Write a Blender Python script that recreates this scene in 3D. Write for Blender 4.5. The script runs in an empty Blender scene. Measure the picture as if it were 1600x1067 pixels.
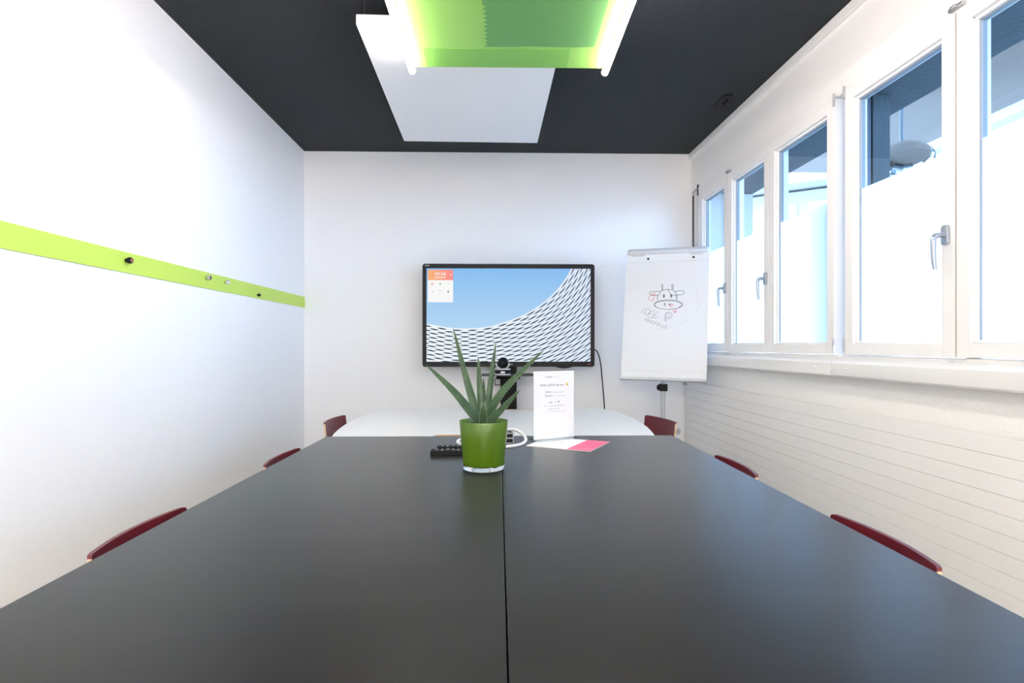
import bpy, bmesh, math, random
from mathutils import Vector, Matrix
random.seed(7)
R = math.radians
scene = bpy.context.scene
COL = scene.collection

# ---------------------------------------------------------------- camera, world, exposure
cam_data = bpy.data.cameras.new('camera')
cam = bpy.data.objects.new('camera', cam_data); COL.objects.link(cam)
cam.location = (0, 0, 1.155)
cam.rotation_euler = (R(90), 0, -math.atan(21 / 900))
cam_data.sensor_width = 36.0
cam_data.lens = 900 / 1600 * 36.0
cam_data.shift_y = 6.5 / 1600
cam_data.clip_start = 0.02
scene.camera = cam

world = bpy.data.worlds.new('world'); scene.world = world
world.use_nodes = True
wn = world.node_tree.nodes
wn['Background'].inputs[0].default_value = (0.48, 0.665, 1.0, 1)
wn['Background'].inputs[1].default_value = 11.5

scene.view_settings.view_transform = 'Standard'
scene.view_settings.look = 'None'
scene.view_settings.gamma = 1
scene.view_settings.use_curve_mapping = False
scene.view_settings.exposure = 0.46
LED_STRENGTH = 57.0
LED_FILL = 510.0  # for the unseen pendant added behind the camera
try:
    scene.cycles.max_bounces = 14
    scene.cycles.diffuse_bounces = 8
    scene.cycles.transparent_max_bounces = 16
    scene.cycles.sample_clamp_indirect = 6.0
except Exception:
    pass

# ---------------------------------------------------------------- materials
def lin(c):
    def f(v):
        v /= 255.0
        return v / 12.92 if v <= 0.04045 else ((v + 0.055) / 1.055) ** 2.4
    return tuple(f(v) for v in c) + (1,)

def mat(name, col, rough=0.5, metal=0.0, spec=0.5, bump=0.0, bscale=60.0, var=0.0, vscale=8.0, trans=0.0, coat=0.0, ior=1.5, subs=0.0):
    m = bpy.data.materials.new(name); m.use_nodes = True
    nt = m.node_tree; p = nt.nodes['Principled BSDF']
    c = col if len(col) == 4 else tuple(col) + (1,)
    p.inputs['Base Color'].default_value = c
    p.inputs['Roughness'].default_value = rough
    p.inputs['Metallic'].default_value = metal
    p.inputs['Specular IOR Level'].default_value = spec
    p.inputs['Transmission Weight'].default_value = trans
    p.inputs['Coat Weight'].default_value = coat
    p.inputs['IOR'].default_value = ior
    tc = None
    if bump or var:
        tc = nt.nodes.new('ShaderNodeTexCoord')
    if bump:
        n = nt.nodes.new('ShaderNodeTexNoise'); n.inputs['Scale'].default_value = bscale; n.inputs['Detail'].default_value = 4
        b = nt.nodes.new('ShaderNodeBump'); b.inputs['Strength'].default_value = bump; b.inputs['Distance'].default_value = 0.01
        nt.links.new(tc.outputs['Object'], n.inputs['Vector'])
        nt.links.new(n.outputs['Fac'], b.inputs['Height']); nt.links.new(b.outputs['Normal'], p.inputs['Normal'])
    if var:
        n = nt.nodes.new('ShaderNodeTexNoise'); n.inputs['Scale'].default_value = vscale; n.inputs['Detail'].default_value = 5
        mx = nt.nodes.new('ShaderNodeMixRGB')
        mx.inputs[1].default_value = tuple(v * (1 - var) for v in c[:3]) + (1,)
        mx.inputs[2].default_value = tuple(min(1, v * (1 + var)) for v in c[:3]) + (1,)
        nt.links.new(tc.outputs['Object'], n.inputs['Vector'])
        nt.links.new(n.outputs['Fac'], mx.inputs[0]); nt.links.new(mx.outputs[0], p.inputs['Base Color'])
    return m

def emit(name, col, strength=1.0):
    m = bpy.data.materials.new(name); m.use_nodes = True
    nt = m.node_tree; nt.nodes.clear()
    o = nt.nodes.new('ShaderNodeOutputMaterial'); e = nt.nodes.new('ShaderNodeEmission')
    e.inputs[0].default_value = col if len(col) == 4 else tuple(col) + (1,)
    e.inputs[1].default_value = strength
    nt.links.new(e.outputs[0], o.inputs[0])
    return m

def grad_emit(name, c0, c1, axis, lo, hi, strength=1.0):
    """screen picture: emission graded along an object axis"""
    m = emit(name, c0, strength); nt = m.node_tree
    e = [n for n in nt.nodes if n.type == 'EMISSION'][0]
    tc = nt.nodes.new('ShaderNodeTexCoord'); sp = nt.nodes.new('ShaderNodeSeparateXYZ')
    mr = nt.nodes.new('ShaderNodeMapRange'); mr.inputs[1].default_value = lo; mr.inputs[2].default_value = hi
    mx = nt.nodes.new('ShaderNodeMixRGB'); mx.inputs[1].default_value = c0; mx.inputs[2].default_value = c1
    nt.links.new(tc.outputs['Object'], sp.inputs[0]); nt.links.new(sp.outputs[axis], mr.inputs[0])
    nt.links.new(mr.outputs[0], mx.inputs[0]); nt.links.new(mx.outputs[0], e.inputs[0])
    return m

def mixed(name, build):
    m = bpy.data.materials.new(name); m.use_nodes = True
    nt = m.node_tree; nt.nodes.clear()
    o = nt.nodes.new('ShaderNodeOutputMaterial')
    nt.links.new(build(nt), o.inputs[0])
    return m

def facing(nt, f0):
    """two-sided Schlick reflectance"""
    lw = nt.nodes.new('ShaderNodeLayerWeight'); lw.inputs[0].default_value = 0.5
    pw = nt.nodes.new('ShaderNodeMath'); pw.operation = 'POWER'; pw.inputs[1].default_value = 5.0
    ml = nt.nodes.new('ShaderNodeMath'); ml.operation = 'MULTIPLY_ADD'; ml.inputs[1].default_value = 1 - f0; ml.inputs[2].default_value = f0
    nt.links.new(lw.outputs['Facing'], pw.inputs[0]); nt.links.new(pw.outputs[0], ml.inputs[0])
    return ml

def window_glass(nt):
    tr = nt.nodes.new('ShaderNodeBsdfTransparent'); tr.inputs[0].default_value = (0.80, 0.91, 0.97, 1)
    gl = nt.nodes.new('ShaderNodeBsdfGlossy'); gl.inputs['Roughness'].default_value = 0.0
    fr = facing(nt, 0.045)
    mx = nt.nodes.new('ShaderNodeMixShader')
    nt.links.new(fr.outputs[0], mx.inputs[0]); nt.links.new(tr.outputs[0], mx.inputs[1]); nt.links.new(gl.outputs[0], mx.inputs[2])
    return mx.outputs[0]

def frost_film(nt):
    tl = nt.nodes.new('ShaderNodeBsdfTranslucent'); tl.inputs[0].default_value = (0.93, 0.95, 0.96, 1)
    df = nt.nodes.new('ShaderNodeBsdfDiffuse'); df.inputs[0].default_value = (0.9, 0.92, 0.93, 1)
    tr = nt.nodes.new('ShaderNodeBsdfTransparent'); tr.inputs[0].default_value = (0.95, 0.98, 1.0, 1)
    m1 = nt.nodes.new('ShaderNodeMixShader'); m1.inputs[0].default_value = 0.18
    m2 = nt.nodes.new('ShaderNodeMixShader'); m2.inputs[0].default_value = 0.12
    nt.links.new(tl.outputs[0], m1.inputs[1]); nt.links.new(df.outputs[0], m1.inputs[2])
    nt.links.new(m1.outputs[0], m2.inputs[1]); nt.links.new(tr.outputs[0], m2.inputs[2])
    return m2.outputs[0]

def acrylic(nt):
    tr = nt.nodes.new('ShaderNodeBsdfTransparent'); tr.inputs[0].default_value = (0.92, 0.95, 0.97, 1)
    gl = nt.nodes.new('ShaderNodeBsdfGlossy'); gl.inputs['Roughness'].default_value = 0.03
    fr = facing(nt, 0.07)
    mx = nt.nodes.new('ShaderNodeMixShader')
    nt.links.new(fr.outputs[0], mx.inputs[0]); nt.links.new(tr.outputs[0], mx.inputs[1]); nt.links.new(gl.outputs[0], mx.inputs[2])
    return mx.outputs[0]

def green_pot(nt):
    df = nt.nodes.new('ShaderNodeBsdfDiffuse'); df.inputs[0].default_value = (0.13, 0.26, 0.012, 1)
    tl = nt.nodes.new('ShaderNodeBsdfTranslucent'); tl.inputs[0].default_value = (0.28, 0.46, 0.01, 1)
    gl = nt.nodes.new('ShaderNodeBsdfGlossy'); gl.inputs['Roughness'].default_value = 0.04
    fr = facing(nt, 0.05)
    m1 = nt.nodes.new('ShaderNodeMixShader'); m1.inputs[0].default_value = 0.45
    m2 = nt.nodes.new('ShaderNodeMixShader')
    nt.links.new(df.outputs[0], m1.inputs[1]); nt.links.new(tl.outputs[0], m1.inputs[2])
    nt.links.new(fr.outputs[0], m2.inputs[0]); nt.links.new(m1.outputs[0], m2.inputs[1]); nt.links.new(gl.outputs[0], m2.inputs[2])
    return m2.outputs[0]

def table_black():
    """satin black laminate: diffuse base under a tight sheen, with faint pale wipe marks"""
    def build(nt):
        df = nt.nodes.new('ShaderNodeBsdfDiffuse')
        gl = nt.nodes.new('ShaderNodeBsdfGlossy'); gl.distribution = 'GGX'; gl.inputs['Roughness'].default_value = 0.31
        fr = facing(nt, 0.03)
        tc = nt.nodes.new('ShaderNodeTexCoord')
        mp = nt.nodes.new('ShaderNodeMapping'); mp.inputs['Scale'].default_value = (1.0, 3.0, 1); mp.inputs['Rotation'].default_value = (0, 0, 0.5)
        n2 = nt.nodes.new('ShaderNodeTexNoise'); n2.inputs['Scale'].default_value = 3.0; n2.inputs['Detail'].default_value = 4
        r2 = nt.nodes.new('ShaderNodeMapRange'); r2.inputs[1].default_value = 0.5; r2.inputs[2].default_value = 0.9; r2.inputs[3].default_value = 0.0; r2.inputs[4].default_value = 0.5
        mx = nt.nodes.new('ShaderNodeMixRGB'); mx.inputs[1].default_value = (0.015, 0.0145, 0.015, 1); mx.inputs[2].default_value = (0.032, 0.031, 0.032, 1)
        nt.links.new(tc.outputs['Object'], mp.inputs[0]); nt.links.new(mp.outputs[0], n2.inputs['Vector'])
        nt.links.new(n2.outputs['Fac'], r2.inputs[0]); nt.links.new(r2.outputs[0], mx.inputs[0]); nt.links.new(mx.outputs[0], df.inputs[0])
        m1 = nt.nodes.new('ShaderNodeMixShader')
        nt.links.new(fr.outputs[0], m1.inputs[0]); nt.links.new(df.outputs[0], m1.inputs[1]); nt.links.new(gl.outputs[0], m1.inputs[2])
        return m1.outputs[0]
    return mixed('black_laminate', build)

def leaf_mat():
    m = mat('aloe_green', (0.055, 0.13, 0.062), rough=0.42, spec=0.3)
    nt = m.node_tree; p = nt.nodes['Principled BSDF']
    tc = nt.nodes.new('ShaderNodeTexCoord'); n = nt.nodes.new('ShaderNodeTexNoise'); n.inputs['Scale'].default_value = 22; n.inputs['Detail'].default_value = 3
    cr = nt.nodes.new('ShaderNodeValToRGB')
    cr.color_ramp.elements[0].position = 0.3; cr.color_ramp.elements[0].color = (0.020, 0.055, 0.026, 1)
    cr.color_ramp.elements[1].position = 0.75; cr.color_ramp.elements[1].color = (0.060, 0.115, 0.055, 1)
    nt.links.new(tc.outputs['Object'], n.inputs['Vector']); nt.links.new(n.outputs['Fac'], cr.inputs[0]); nt.links.new(cr.outputs[0], p.inputs['Base Color'])
    return m

M = {
    'wall': mat('white_plaster', (0.91, 0.91, 0.915), 0.75, bump=0.10, bscale=120),
    'wall_warm': mat('offwhite_plaster', (0.88, 0.87, 0.85), 0.7, bump=0.5, bscale=90),
    'panel_white': mat('offwhite_board', (0.89, 0.875, 0.855), 0.6, bump=0.06, bscale=30, var=0.02, vscale=3),
    'ceil': mat('dark_slate_paint', (0.0062, 0.0100, 0.0138), 0.85, bump=0.6, bscale=160, var=0.12, vscale=4),
    'floor': mat('grey_linoleum', (0.58, 0.57, 0.55), 0.5, var=0.12, vscale=30),
    'paint': mat('white_lacquer', (0.86, 0.85, 0.835), 0.35),
    'rad': mat('radiator_enamel', (0.86, 0.85, 0.83), 0.4, bump=0.02, bscale=200),
    'gasket': mat('grey_gasket', (0.30, 0.31, 0.32), 0.7),
    'chrome': mat('satin_chrome', (0.72, 0.74, 0.77), 0.22, metal=1.0),
    'handle': mat('silver_handle', (0.40, 0.44, 0.51), 0.35, metal=0.6),
    'steel': mat('brushed_steel', (0.55, 0.56, 0.58), 0.35, metal=1.0),
    'darkmetal': mat('dark_metal', (0.06, 0.06, 0.065), 0.4, metal=0.6),
    'green': mat('lime_lacquer', (0.52, 0.72, 0.10), 0.42),
    'greenpanel': mat('green_panel_lacquer', (0.25, 0.50, 0.09), 0.35),
    'greendark': mat('deep_green', (0.10, 0.28, 0.07), 0.4),
    'whitepanel': mat('white_acoustic_board', (0.80, 0.80, 0.82), 0.8, bump=0.05, bscale=200),
    'led': emit('led_diffuser', (1.0, 0.895, 0.85), LED_STRENGTH),
    'led_fill': emit('added_fill_led', (1.0, 0.895, 0.85), LED_FILL),
    'black': mat('black_plastic', (0.008, 0.009, 0.011), 0.45, spec=0.2),
    'blackmatte': mat('black_matte', (0.006, 0.006, 0.007), 0.6, spec=0.2),
    'grey': mat('grey_plastic', (0.42, 0.44, 0.46), 0.4),
    'polegrey': mat('pole_grey', (0.50, 0.52, 0.55), 0.4),
    'lightgrey': mat('light_grey_plastic', (0.62, 0.64, 0.66), 0.4),
    'white': mat('white_plastic', (0.86, 0.87, 0.88), 0.35),
    'whitetop': mat('white_laminate', (0.95, 0.95, 0.955), 0.25, spec=0.5),
    'paper': mat('white_paper', (0.86, 0.865, 0.875), 0.8),
    'tabletop': table_black(),
    'tableedge': mat('black_edge', (0.02, 0.02, 0.022), 0.5),
    'wood': mat('pale_beech', (0.66, 0.42, 0.21), 0.5, var=0.15, vscale=25),
    'ply': mat('plywood_edge', (0.62, 0.44, 0.28), 0.55, var=0.2, vscale=60),
    'burgundy': mat('burgundy_lacquer', (0.115, 0.008, 0.017), 0.38, spec=0.45),
    'glass': mixed('window_glass', window_glass),
    'film': mixed('frosted_film', frost_film),
    'acrylic': mixed('clear_acrylic', acrylic),
    'pot': mixed('green_glass_pot', green_pot),
    'clearglass': mat('clear_glass', (0.92, 0.98, 0.97), 0.0, trans=1.0, ior=1.5),
    'soil': mat('bark_soil', (0.03, 0.018, 0.010), 0.9, var=0.5, vscale=40),
    'bark': mat('bark_chip', (0.10, 0.06, 0.035), 0.85, var=0.4, vscale=60),
    'leaf': leaf_mat(),
    'thorn': mat('pale_thorn', (0.42, 0.50, 0.30), 0.5),
    'ink': mat('black_ink', (0.09, 0.09, 0.10), 0.7),
    'inkgrey': mat('grey_ink', (0.28, 0.28, 0.30), 0.7),
    'inkfaint': mat('faint_ink', (0.66, 0.66, 0.68), 0.7),
    'inkred': mat('red_ink', (0.75, 0.18, 0.22), 0.7),
    'textgrey': mat('grey_print', (0.42, 0.45, 0.46), 0.7),
    'pink': mat('pink_print', (0.86, 0.13, 0.27), 0.55),
    'pinkpale': mat('pale_pink_print', (0.85, 0.55, 0.58), 0.6),
    'yellow': mat('yellow_print', (0.80, 0.68, 0.18), 0.6),
    'copper': mat('copper', (0.60, 0.30, 0.18), 0.3, metal=1.0),
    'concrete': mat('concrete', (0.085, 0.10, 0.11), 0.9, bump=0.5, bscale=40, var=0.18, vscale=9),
    'soffit': mat('painted_soffit', (0.26, 0.20, 0.16), 0.9, var=0.05, vscale=2),
    'ground': mat('pale_paving', (0.30, 0.29, 0.27), 0.9, var=0.08, vscale=2),
    'facade': mat('white_render', (0.40, 0.37, 0.33), 0.9),
    'facade_trim': mat('grey_trim', (0.50, 0.48, 0.45), 0.8),
    'far_pane': mat('dark_pane', (0.20, 0.22, 0.25), 0.15),
    'mirror': mat('mirror_glass', (0.85, 0.88, 0.9), 0.03, metal=1.0),
}

# ---------------------------------------------------------------- mesh builder
class B:
    def __init__(self):
        self.v = []; self.f = []; self.mi = []
    def add(self, vs, fs, mi=0):
        o = len(self.v); self.v += [tuple(p) for p in vs]
        for f in fs:
            self.f.append(tuple(i + o for i in f)); self.mi.append(mi)
        return self
    def box(self, x0, x1, y0, y1, z0, z1, mi=0):
        vs = [(x0,y0,z0),(x1,y0,z0),(x1,y1,z0),(x0,y1,z0),(x0,y0,z1),(x1,y0,z1),(x1,y1,z1),(x0,y1,z1)]
        return self.add(vs, [(0,3,2,1),(4,5,6,7),(0,1,5,4),(1,2,6,5),(2,3,7,6),(3,0,4,7)], mi)
    def tube(self, pts, r, n=10, mi=0, cap=True):
        pts = [Vector(p) for p in pts]; m = len(pts)
        rr = r if isinstance(r, (list, tuple)) else [r] * m
        rings = []; prev = None
        for i, p in enumerate(pts):
            t = (pts[min(i+1, m-1)] - pts[max(i-1, 0)])
            if t.length < 1e-9: t = Vector((0, 0, 1))
            t.normalize()
            if prev is None:
                a = Vector((0, 0, 1)) if abs(t.z) < 0.9 else Vector((1, 0, 0))
                u = t.cross(a).normalized()
            else:
                u = (prev - t * prev.dot(t))
                u = u.normalized() if u.length > 1e-6 else t.orthogonal().normalized()
            prev = u; w = t.cross(u)
            rings.append([p + (u * math.cos(2*math.pi*k/n) + w * math.sin(2*math.pi*k/n)) * rr[i] for k in range(n)])
        vs = [q for ring in rings for q in ring]; fs = []
        for i in range(m - 1):
            for k in range(n):
                a = i*n + k; b = i*n + (k+1) % n
                fs.append((a, b, b + n, a + n))
        if cap:
            fs.append(tuple(range(n-1, -1, -1))); fs.append(tuple((m-1)*n + k for k in range(n)))
        return self.add(vs, fs, mi)
    def lathe(self, prof, n=48, c=(0, 0, 0), mi=0, axis='z', capb=True, capt=True):
        vs = []; fs = []
        for (r, h) in prof:
            for k in range(n):
                a = 2*math.pi*k/n; x, y = r*math.cos(a), r*math.sin(a)
                if axis == 'z': q = (x, y, h)
                elif axis == 'x': q = (h, x, y)
                else: q = (y, h, x)
                vs.append((c[0]+q[0], c[1]+q[1], c[2]+q[2]))
        m = len(prof)
        for i in range(m - 1):
            for k in range(n):
                a = i*n + k; b = i*n + (k+1) % n
                fs.append((a, b, b+n, a+n))
        if capb: fs.append(tuple(range(n-1, -1, -1)))
        if capt: fs.append(tuple((m-1)*n + k for k in range(n)))
        return self.add(vs, fs, mi)
    def prism(self, poly, h0, h1, axis='z', mi=0):
        n = len(poly)
        def q(a, b, h):
            return (a, b, h) if axis == 'z' else ((a, h, b) if axis == 'y' else (h, a, b))
        vs = [q(a, b, h0) for a, b in poly] + [q(a, b, h1) for a, b in poly]
        fs = [tuple(range(n-1, -1, -1)), tuple(range(n, 2*n))] + [(i, (i+1) % n, (i+1) % n + n, i + n) for i in range(n)]
        return self.add(vs, fs, mi)
    def strokes(self, lines, w, y, mi=0):
        """flat ribbons in the local xz plane at depth y (pen strokes)"""
        for L in lines:
            P = [Vector((a, b)) for a, b in L]
            vs = []
            for i, p in enumerate(P):
                t = P[min(i+1, len(P)-1)] - P[max(i-1, 0)]
                if t.length < 1e-9: t = Vector((1, 0))
                t.normalize(); nn = Vector((-t.y, t.x)) * (w/2)
                vs += [(p.x+nn.x, y, p.y+nn.y), (p.x-nn.x, y, p.y-nn.y)]
            self.add(vs, [(2*i, 2*i+1, 2*i+3, 2*i+2) for i in range(len(P)-1)], mi)
        return self
    def build(self, name, mats, parent=None, bevel=0.0, seg=2, smooth=False, loc=None, rot=None, kind=None, angle=30):
        me = bpy.data.meshes.new(name)
        me.from_pydata(self.v, [], self.f)
        if not isinstance(mats, (list, tuple)): mats = [mats]
        for m in mats: me.materials.append(M[m] if isinstance(m, str) else m)
        for p, i in zip(me.polygons, self.mi): p.material_index = i
        bm = bmesh.new(); bm.from_mesh(me)
        bmesh.ops.recalc_face_normals(bm, faces=bm.faces)
        if bevel > 0:
            es = [e for e in bm.edges if len(e.link_faces) == 2 and e.calc_face_angle(0) > R(40)]
            bmesh.ops.bevel(bm, geom=es, offset=bevel, segments=seg, affect='EDGES', profile=0.5, clamp_overlap=True)
        bm.to_mesh(me); bm.free()
        if smooth or bevel > 0:
            me.shade_smooth()
            if bevel > 0 and angle == 30: angle = 20
            try: me.set_sharp_from_angle(angle=R(angle))
            except Exception: pass
        o = bpy.data.objects.new(name, me); COL.objects.link(o)
        if parent is not None: o.parent = parent
        if loc is not None: o.location = loc
        if rot is not None: o.rotation_euler = rot
        if kind: o['kind'] = kind
        return o

def tag(o, label, cat, group=None, kind=None):
    o['label'] = label; o['category'] = cat
    if group: o['group'] = group
    if kind: o['kind'] = kind
    return o

def thing(name, label, cat, loc=(0, 0, 0), rz=0.0, group=None, kind=None):
    o = bpy.data.objects.new(name, None); COL.objects.link(o)
    o.empty_display_size = 0.05
    o.location = loc; o.rotation_euler = (0, 0, rz)
    return tag(o, label, cat, group, kind)

def copy_tree(o, parent=None):
    c = o.copy(); COL.objects.link(c); c.parent = parent
    for ch in list(o.children): copy_tree(ch, c)
    return c

def text_obj(body, size, material, parent, name, loc, rot=(R(90), 0, 0), align='CENTER', sx=1.0):
    cu = bpy.data.curves.new(name, 'FONT'); cu.body = body; cu.size = size
    cu.align_x = align; cu.align_y = 'CENTER'; cu.resolution_u = 3
    t = bpy.data.objects.new(name + '_tmp', cu); COL.objects.link(t)
    dg = bpy.context.evaluated_depsgraph_get(); dg.update()
    me = bpy.data.meshes.new_from_object(t.evaluated_get(dg))
    bpy.data.objects.remove(t); bpy.data.curves.remove(cu)
    me.name = name; me.materials.clear(); me.materials.append(M[material] if isinstance(material, str) else material)
    o = bpy.data.objects.new(name, me); COL.objects.link(o); o.parent = parent
    o.location = loc; o.rotation_euler = rot; o.scale = (sx, 1, 1)
    return o

def rrect(x0, x1, y0, y1, r, n=6):
    pts = []
    for cx, cy, a0 in ((x1-r, y1-r, 0), (x0+r, y1-r, 90), (x0+r, y0+r, 180), (x1-r, y0+r, 270)):
        for k in range(n + 1):
            a = R(a0 + 90*k/n); pts.append((cx + r*math.cos(a), cy + r*math.sin(a)))
    return pts

# ================================================================ THE ROOM
XL, YB, ZC = -1.484, 4.437, 2.641
WLOC = (1.495, YB, 0.0); WROT = -R(90 - 1.208)      # window wall: local x runs from the far corner towards the camera, local y outwards
WM = Matrix.Translation(Vector(WLOC)) @ Matrix.Rotation(WROT, 4, 'Z')
def wallpt(s, d, z): return WM @ Vector((s, d, z))

def struct(b, name, mats, label, cat, **k):
    o = b.build(name, mats, **k)
    return tag(o, label, cat, kind='structure')
wk = dict(loc=WLOC, rot=(0, 0, WROT))

struct(B().box(-1.75, 2.2, -3.8, 4.65, -0.08, 0.0), 'floor', 'floor', 'grey linoleum floor under the meeting tables', 'floor')
struct(B().box(-1.75, 2.2, -3.8, 4.65, ZC, ZC + 0.12), 'ceiling', 'ceil', 'dark slate painted rough ceiling above the hanging panels', 'ceiling')
struct(B().box(XL - 0.2, XL, -3.8, 4.65, 0, ZC), 'wall_left', 'wall', 'plain white wall carrying the lime green strip', 'wall')
struct(B().box(XL, 1.6, YB, YB + 0.2, 0, ZC), 'wall_back', 'wall', 'white wall behind the large screen', 'wall')
struct(B().box(XL, 1.9, -3.8, -3.65, 0, ZC), 'wall_front', 'wall', 'white wall behind the camera', 'wall')

SW0, SW1 = 0.16, 3.70
b = B()
b.box(0, 8.2, 0, 0.08, 0, 1.08, 0)
b.box(0, 8.2, 0, 0.08, 2.345, ZC, 1)
b.box(0, SW0, 0, 0.08, 1.08, 2.345, 1)
b.box(SW1, 8.2, 0, 0.08, 1.08, 2.345, 1)
struct(b, 'wall_right', ['wall_warm', 'panel_white'], 'off-white wall around the row of windows, rough plaster below the sill', 'wall', **wk)
b = B()
b.box(-0.2, 8.2, 0.08, 0.42, -0.2, 1.05)
b.box(-0.2, 8.2, 0.08, 0.42, 2.30, 3.3)
b.box(-0.2, SW0 - 0.03, 0.08, 0.42, 1.05, 2.30)
b.box(SW1 + 0.03, 8.2, 0.08, 0.42, 1.05, 2.30)
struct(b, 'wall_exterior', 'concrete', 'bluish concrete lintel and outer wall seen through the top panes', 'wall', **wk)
struct(B().box(0.0, 6.3, -0.022, 0.0, 2.596, ZC - 0.001), 'trim_1', 'paint', 'white strip between the window wall and the dark ceiling', 'trim', bevel=0.004, **wk)

# sill covers: two long bevelled boards
def sill(s0, s1, label, n):
    prof = [(0.0, 1.018), (-0.058, 1.018), (-0.066, 1.026), (-0.066, 1.078), (-0.058, 1.088), (0.0, 1.104)]
    b = B().prism(prof, s0, s1, axis='x')
    o = struct(b, n, 'paint', label, 'window sill', bevel=0.002, **wk)
    k = max(1, int((s1 - s0) / 0.55))
    for i in range(k):
        s = s0 + 0.12 + i * (s1 - s0 - 0.24) / max(1, k - 1)
        cap = B().lathe([(0.0075, 0), (0.0075, -0.002), (0.005, -0.004), (0.001, -0.0045)], 10, (s, -0.066, 1.058), axis='y', capt=True).build('screw_cap', 'white', o, smooth=True)
sill(0.02, 1.915, 'white window sill board under the far three sashes', 'trim_2')
sill(1.918, 3.78, 'white window sill board under the near sashes', 'trim_3')

# windows ---------------------------------------------------------
ZS0, ZS1, FILM = 1.115, 2.275, 1.825
def handle(parent, s, z):
    h = B()
    h.prism(rrect(s - 0.015, s + 0.015, z - 0.034, z + 0.034, 0.012), -0.018, -0.029, axis='y')
    r = h.build('handle', 'handle', parent, bevel=0.002)
    c = B().tube([(s, -0.029, z), (s, -0.050, z), (s, -0.060, z - 0.004), (s, -0.066, z - 0.014), (s, -0.066, z - 0.05), (s, -0.064, z - 0.09), (s, -0.060, z - 0.118)],
                 [0.009, 0.009, 0.0095, 0.009, 0.008, 0.0075, 0.006], 12)
    # lever is one casting with its plate
    lv = c.build('lever', 'handle', None, smooth=True)
    return r, lv

def join_into(a, b_):
    """merge mesh b_ into a (same local frame)"""
    bm = bmesh.new(); bm.from_mesh(a.data); bm.from_mesh(b_.data)
    bm.to_mesh(a.data); bm.free(); a.data.shade_smooth()
    try: a.data.set_sharp_from_angle(angle=R(35))
    except Exception: pass
    bpy.data.objects.remove(b_)

def sash(win, s0, s1, has_handle=None, hinges=None):
    w = 0.055
    b = B()
    d0, d1 = -0.018, 0.045
    # stiles and rails with a sloped glazing bead
    b.box(s0, s0 + w, d0, d1, ZS0, ZS1); b.box(s1 - w, s1, d0, d1, ZS0, ZS1)
    b.box(s0 + w, s1 - w, d0, d1, ZS0, ZS0 + w - 0.007); b.box(s0 + w, s1 - w, d0, d1, ZS1 - w, ZS1)
    o = b.build('sash', 'paint', win, bevel=0.003)
    g0, g1, h0, h1 = s0 + w, s1 - w, ZS0 + w - 0.007, ZS1 - w
    bead = B()
    t = 0.010
    for (a0, a1, c0, c1) in ((g0, g0 + t, h0, h1), (g1 - t, g1, h0, h1), (g0, g1, h0, h0 + t), (g0, g1, h1 - t, h1)):
        bead.box(a0, a1, -0.004, 0.040, c0, c1)
    bead.build('glazing_bead', 'paint', o, bevel=0.002)
    gs = B()
    for (a0, a1, c0, c1) in ((g0 + t, g0 + t + .003, h0 + t, h1 - t), (g1 - t - .003, g1 - t, h0 + t, h1 - t), (g0 + t, g1 - t, h1 - t - .003, h1 - t)):
        gs.box(a0, a1, 0.006, 0.030, c0, c1)
    gs.build('gasket', 'gasket', o)
    B().box(g0 + 0.004, g1 - 0.004, 0.014, 0.018, h0 + 0.004, h1 - 0.004).build('pane', 'glass', o)
    B().add([(g0 + t, 0.0125, h0 + t), (g1 - t, 0.0125, h0 + t), (g1 - t, 0.0125, FILM), (g0 + t, 0.0125, FILM)], [(0, 1, 2, 3)]).build('frosted_film', 'film', o)
    if has_handle is not None:
        r, lv = handle(o, has_handle, 1.532); join_into(r, lv)
    for s in (hinges or []):
        for z in (2.235, 1.125):
            hb = B().lathe([(0.003, 0), (0.005, 0.002), (0.005, 0.030), (0.004, 0.031), (0.004, 0.033), (0.005, 0.034), (0.005, 0.056), (0.003, 0.058)], 12, (s, -0.020, z))
            hb.build('hinge', 'steel', o, smooth=True)
    return o

def window(name, label, s0, s1, mulls):
    win = thing(name, label, 'window', WLOC, WROT, kind='structure')
    b = B()
    b.box(s0, s1, -0.004, 0.075, ZS1 + 0.003, 2.342); b.box(s0, s1, -0.004, 0.075, 1.082, ZS0 - 0.003)
    b.box(s0, mulls[0][0], -0.004, 0.075, ZS0 - 0.003, ZS1 + 0.003); b.box(mulls[-1][1], s1, -0.004, 0.075, ZS0 - 0.003, ZS1 + 0.003)
    b.build('window_frame', 'paint', win, bevel=0.002)
    for (a, c) in mulls[1:-1]:
        B().box(a - 0.03, c + 0.03, 0.047, 0.078, ZS0 - 0.003, ZS1 + 0.003).build('mullion', 'paint', win, bevel=0.002)
    return win

w1 = window('window_1', 'far white framed window of three frosted sashes by the flipchart', SW0, 1.905, [(0.16, 0.215), (0.714, 0.719), (1.263, 1.267), (1.868, 1.905)])
sash(w1, 0.217, 0.713, has_handle=0.682)
sash(w1, 0.720, 1.262, has_handle=1.234)
sash(w1, 1.268, 1.866, hinges=[1.868])
w2 = window('window_2', 'near white framed window of wide frosted sashes with one lever handle', 1.907, SW1, [(1.907, 1.943), (2.538, 2.544), (3.120, 3.124), (3.66, 3.70)])
sash(w2, 1.945, 2.537, has_handle=2.506, hinges=[1.944])
sash(w2, 2.545, 3.119)
sash(w2, 3.125, 3.658, hinges=[3.66])  # out of view, added for the extra daylight it lets in
for win, s in ((w1, 0.716), (w2, 2.541)):
    for z, dz in ((2.290, 1), (1.098, -1)):
        k = B().box(s - 0.03, s + 0.03, -0.020, -0.004, z - 0.006, z + 0.006).box(s - 0.012, s + 0.012, -0.030, -0.004, z - 0.016 if dz < 0 else z - 0.004, z + 0.004)
        k.build('lock_keep', 'lightgrey' if dz < 0 else 'steel', win, bevel=0.002)

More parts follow.
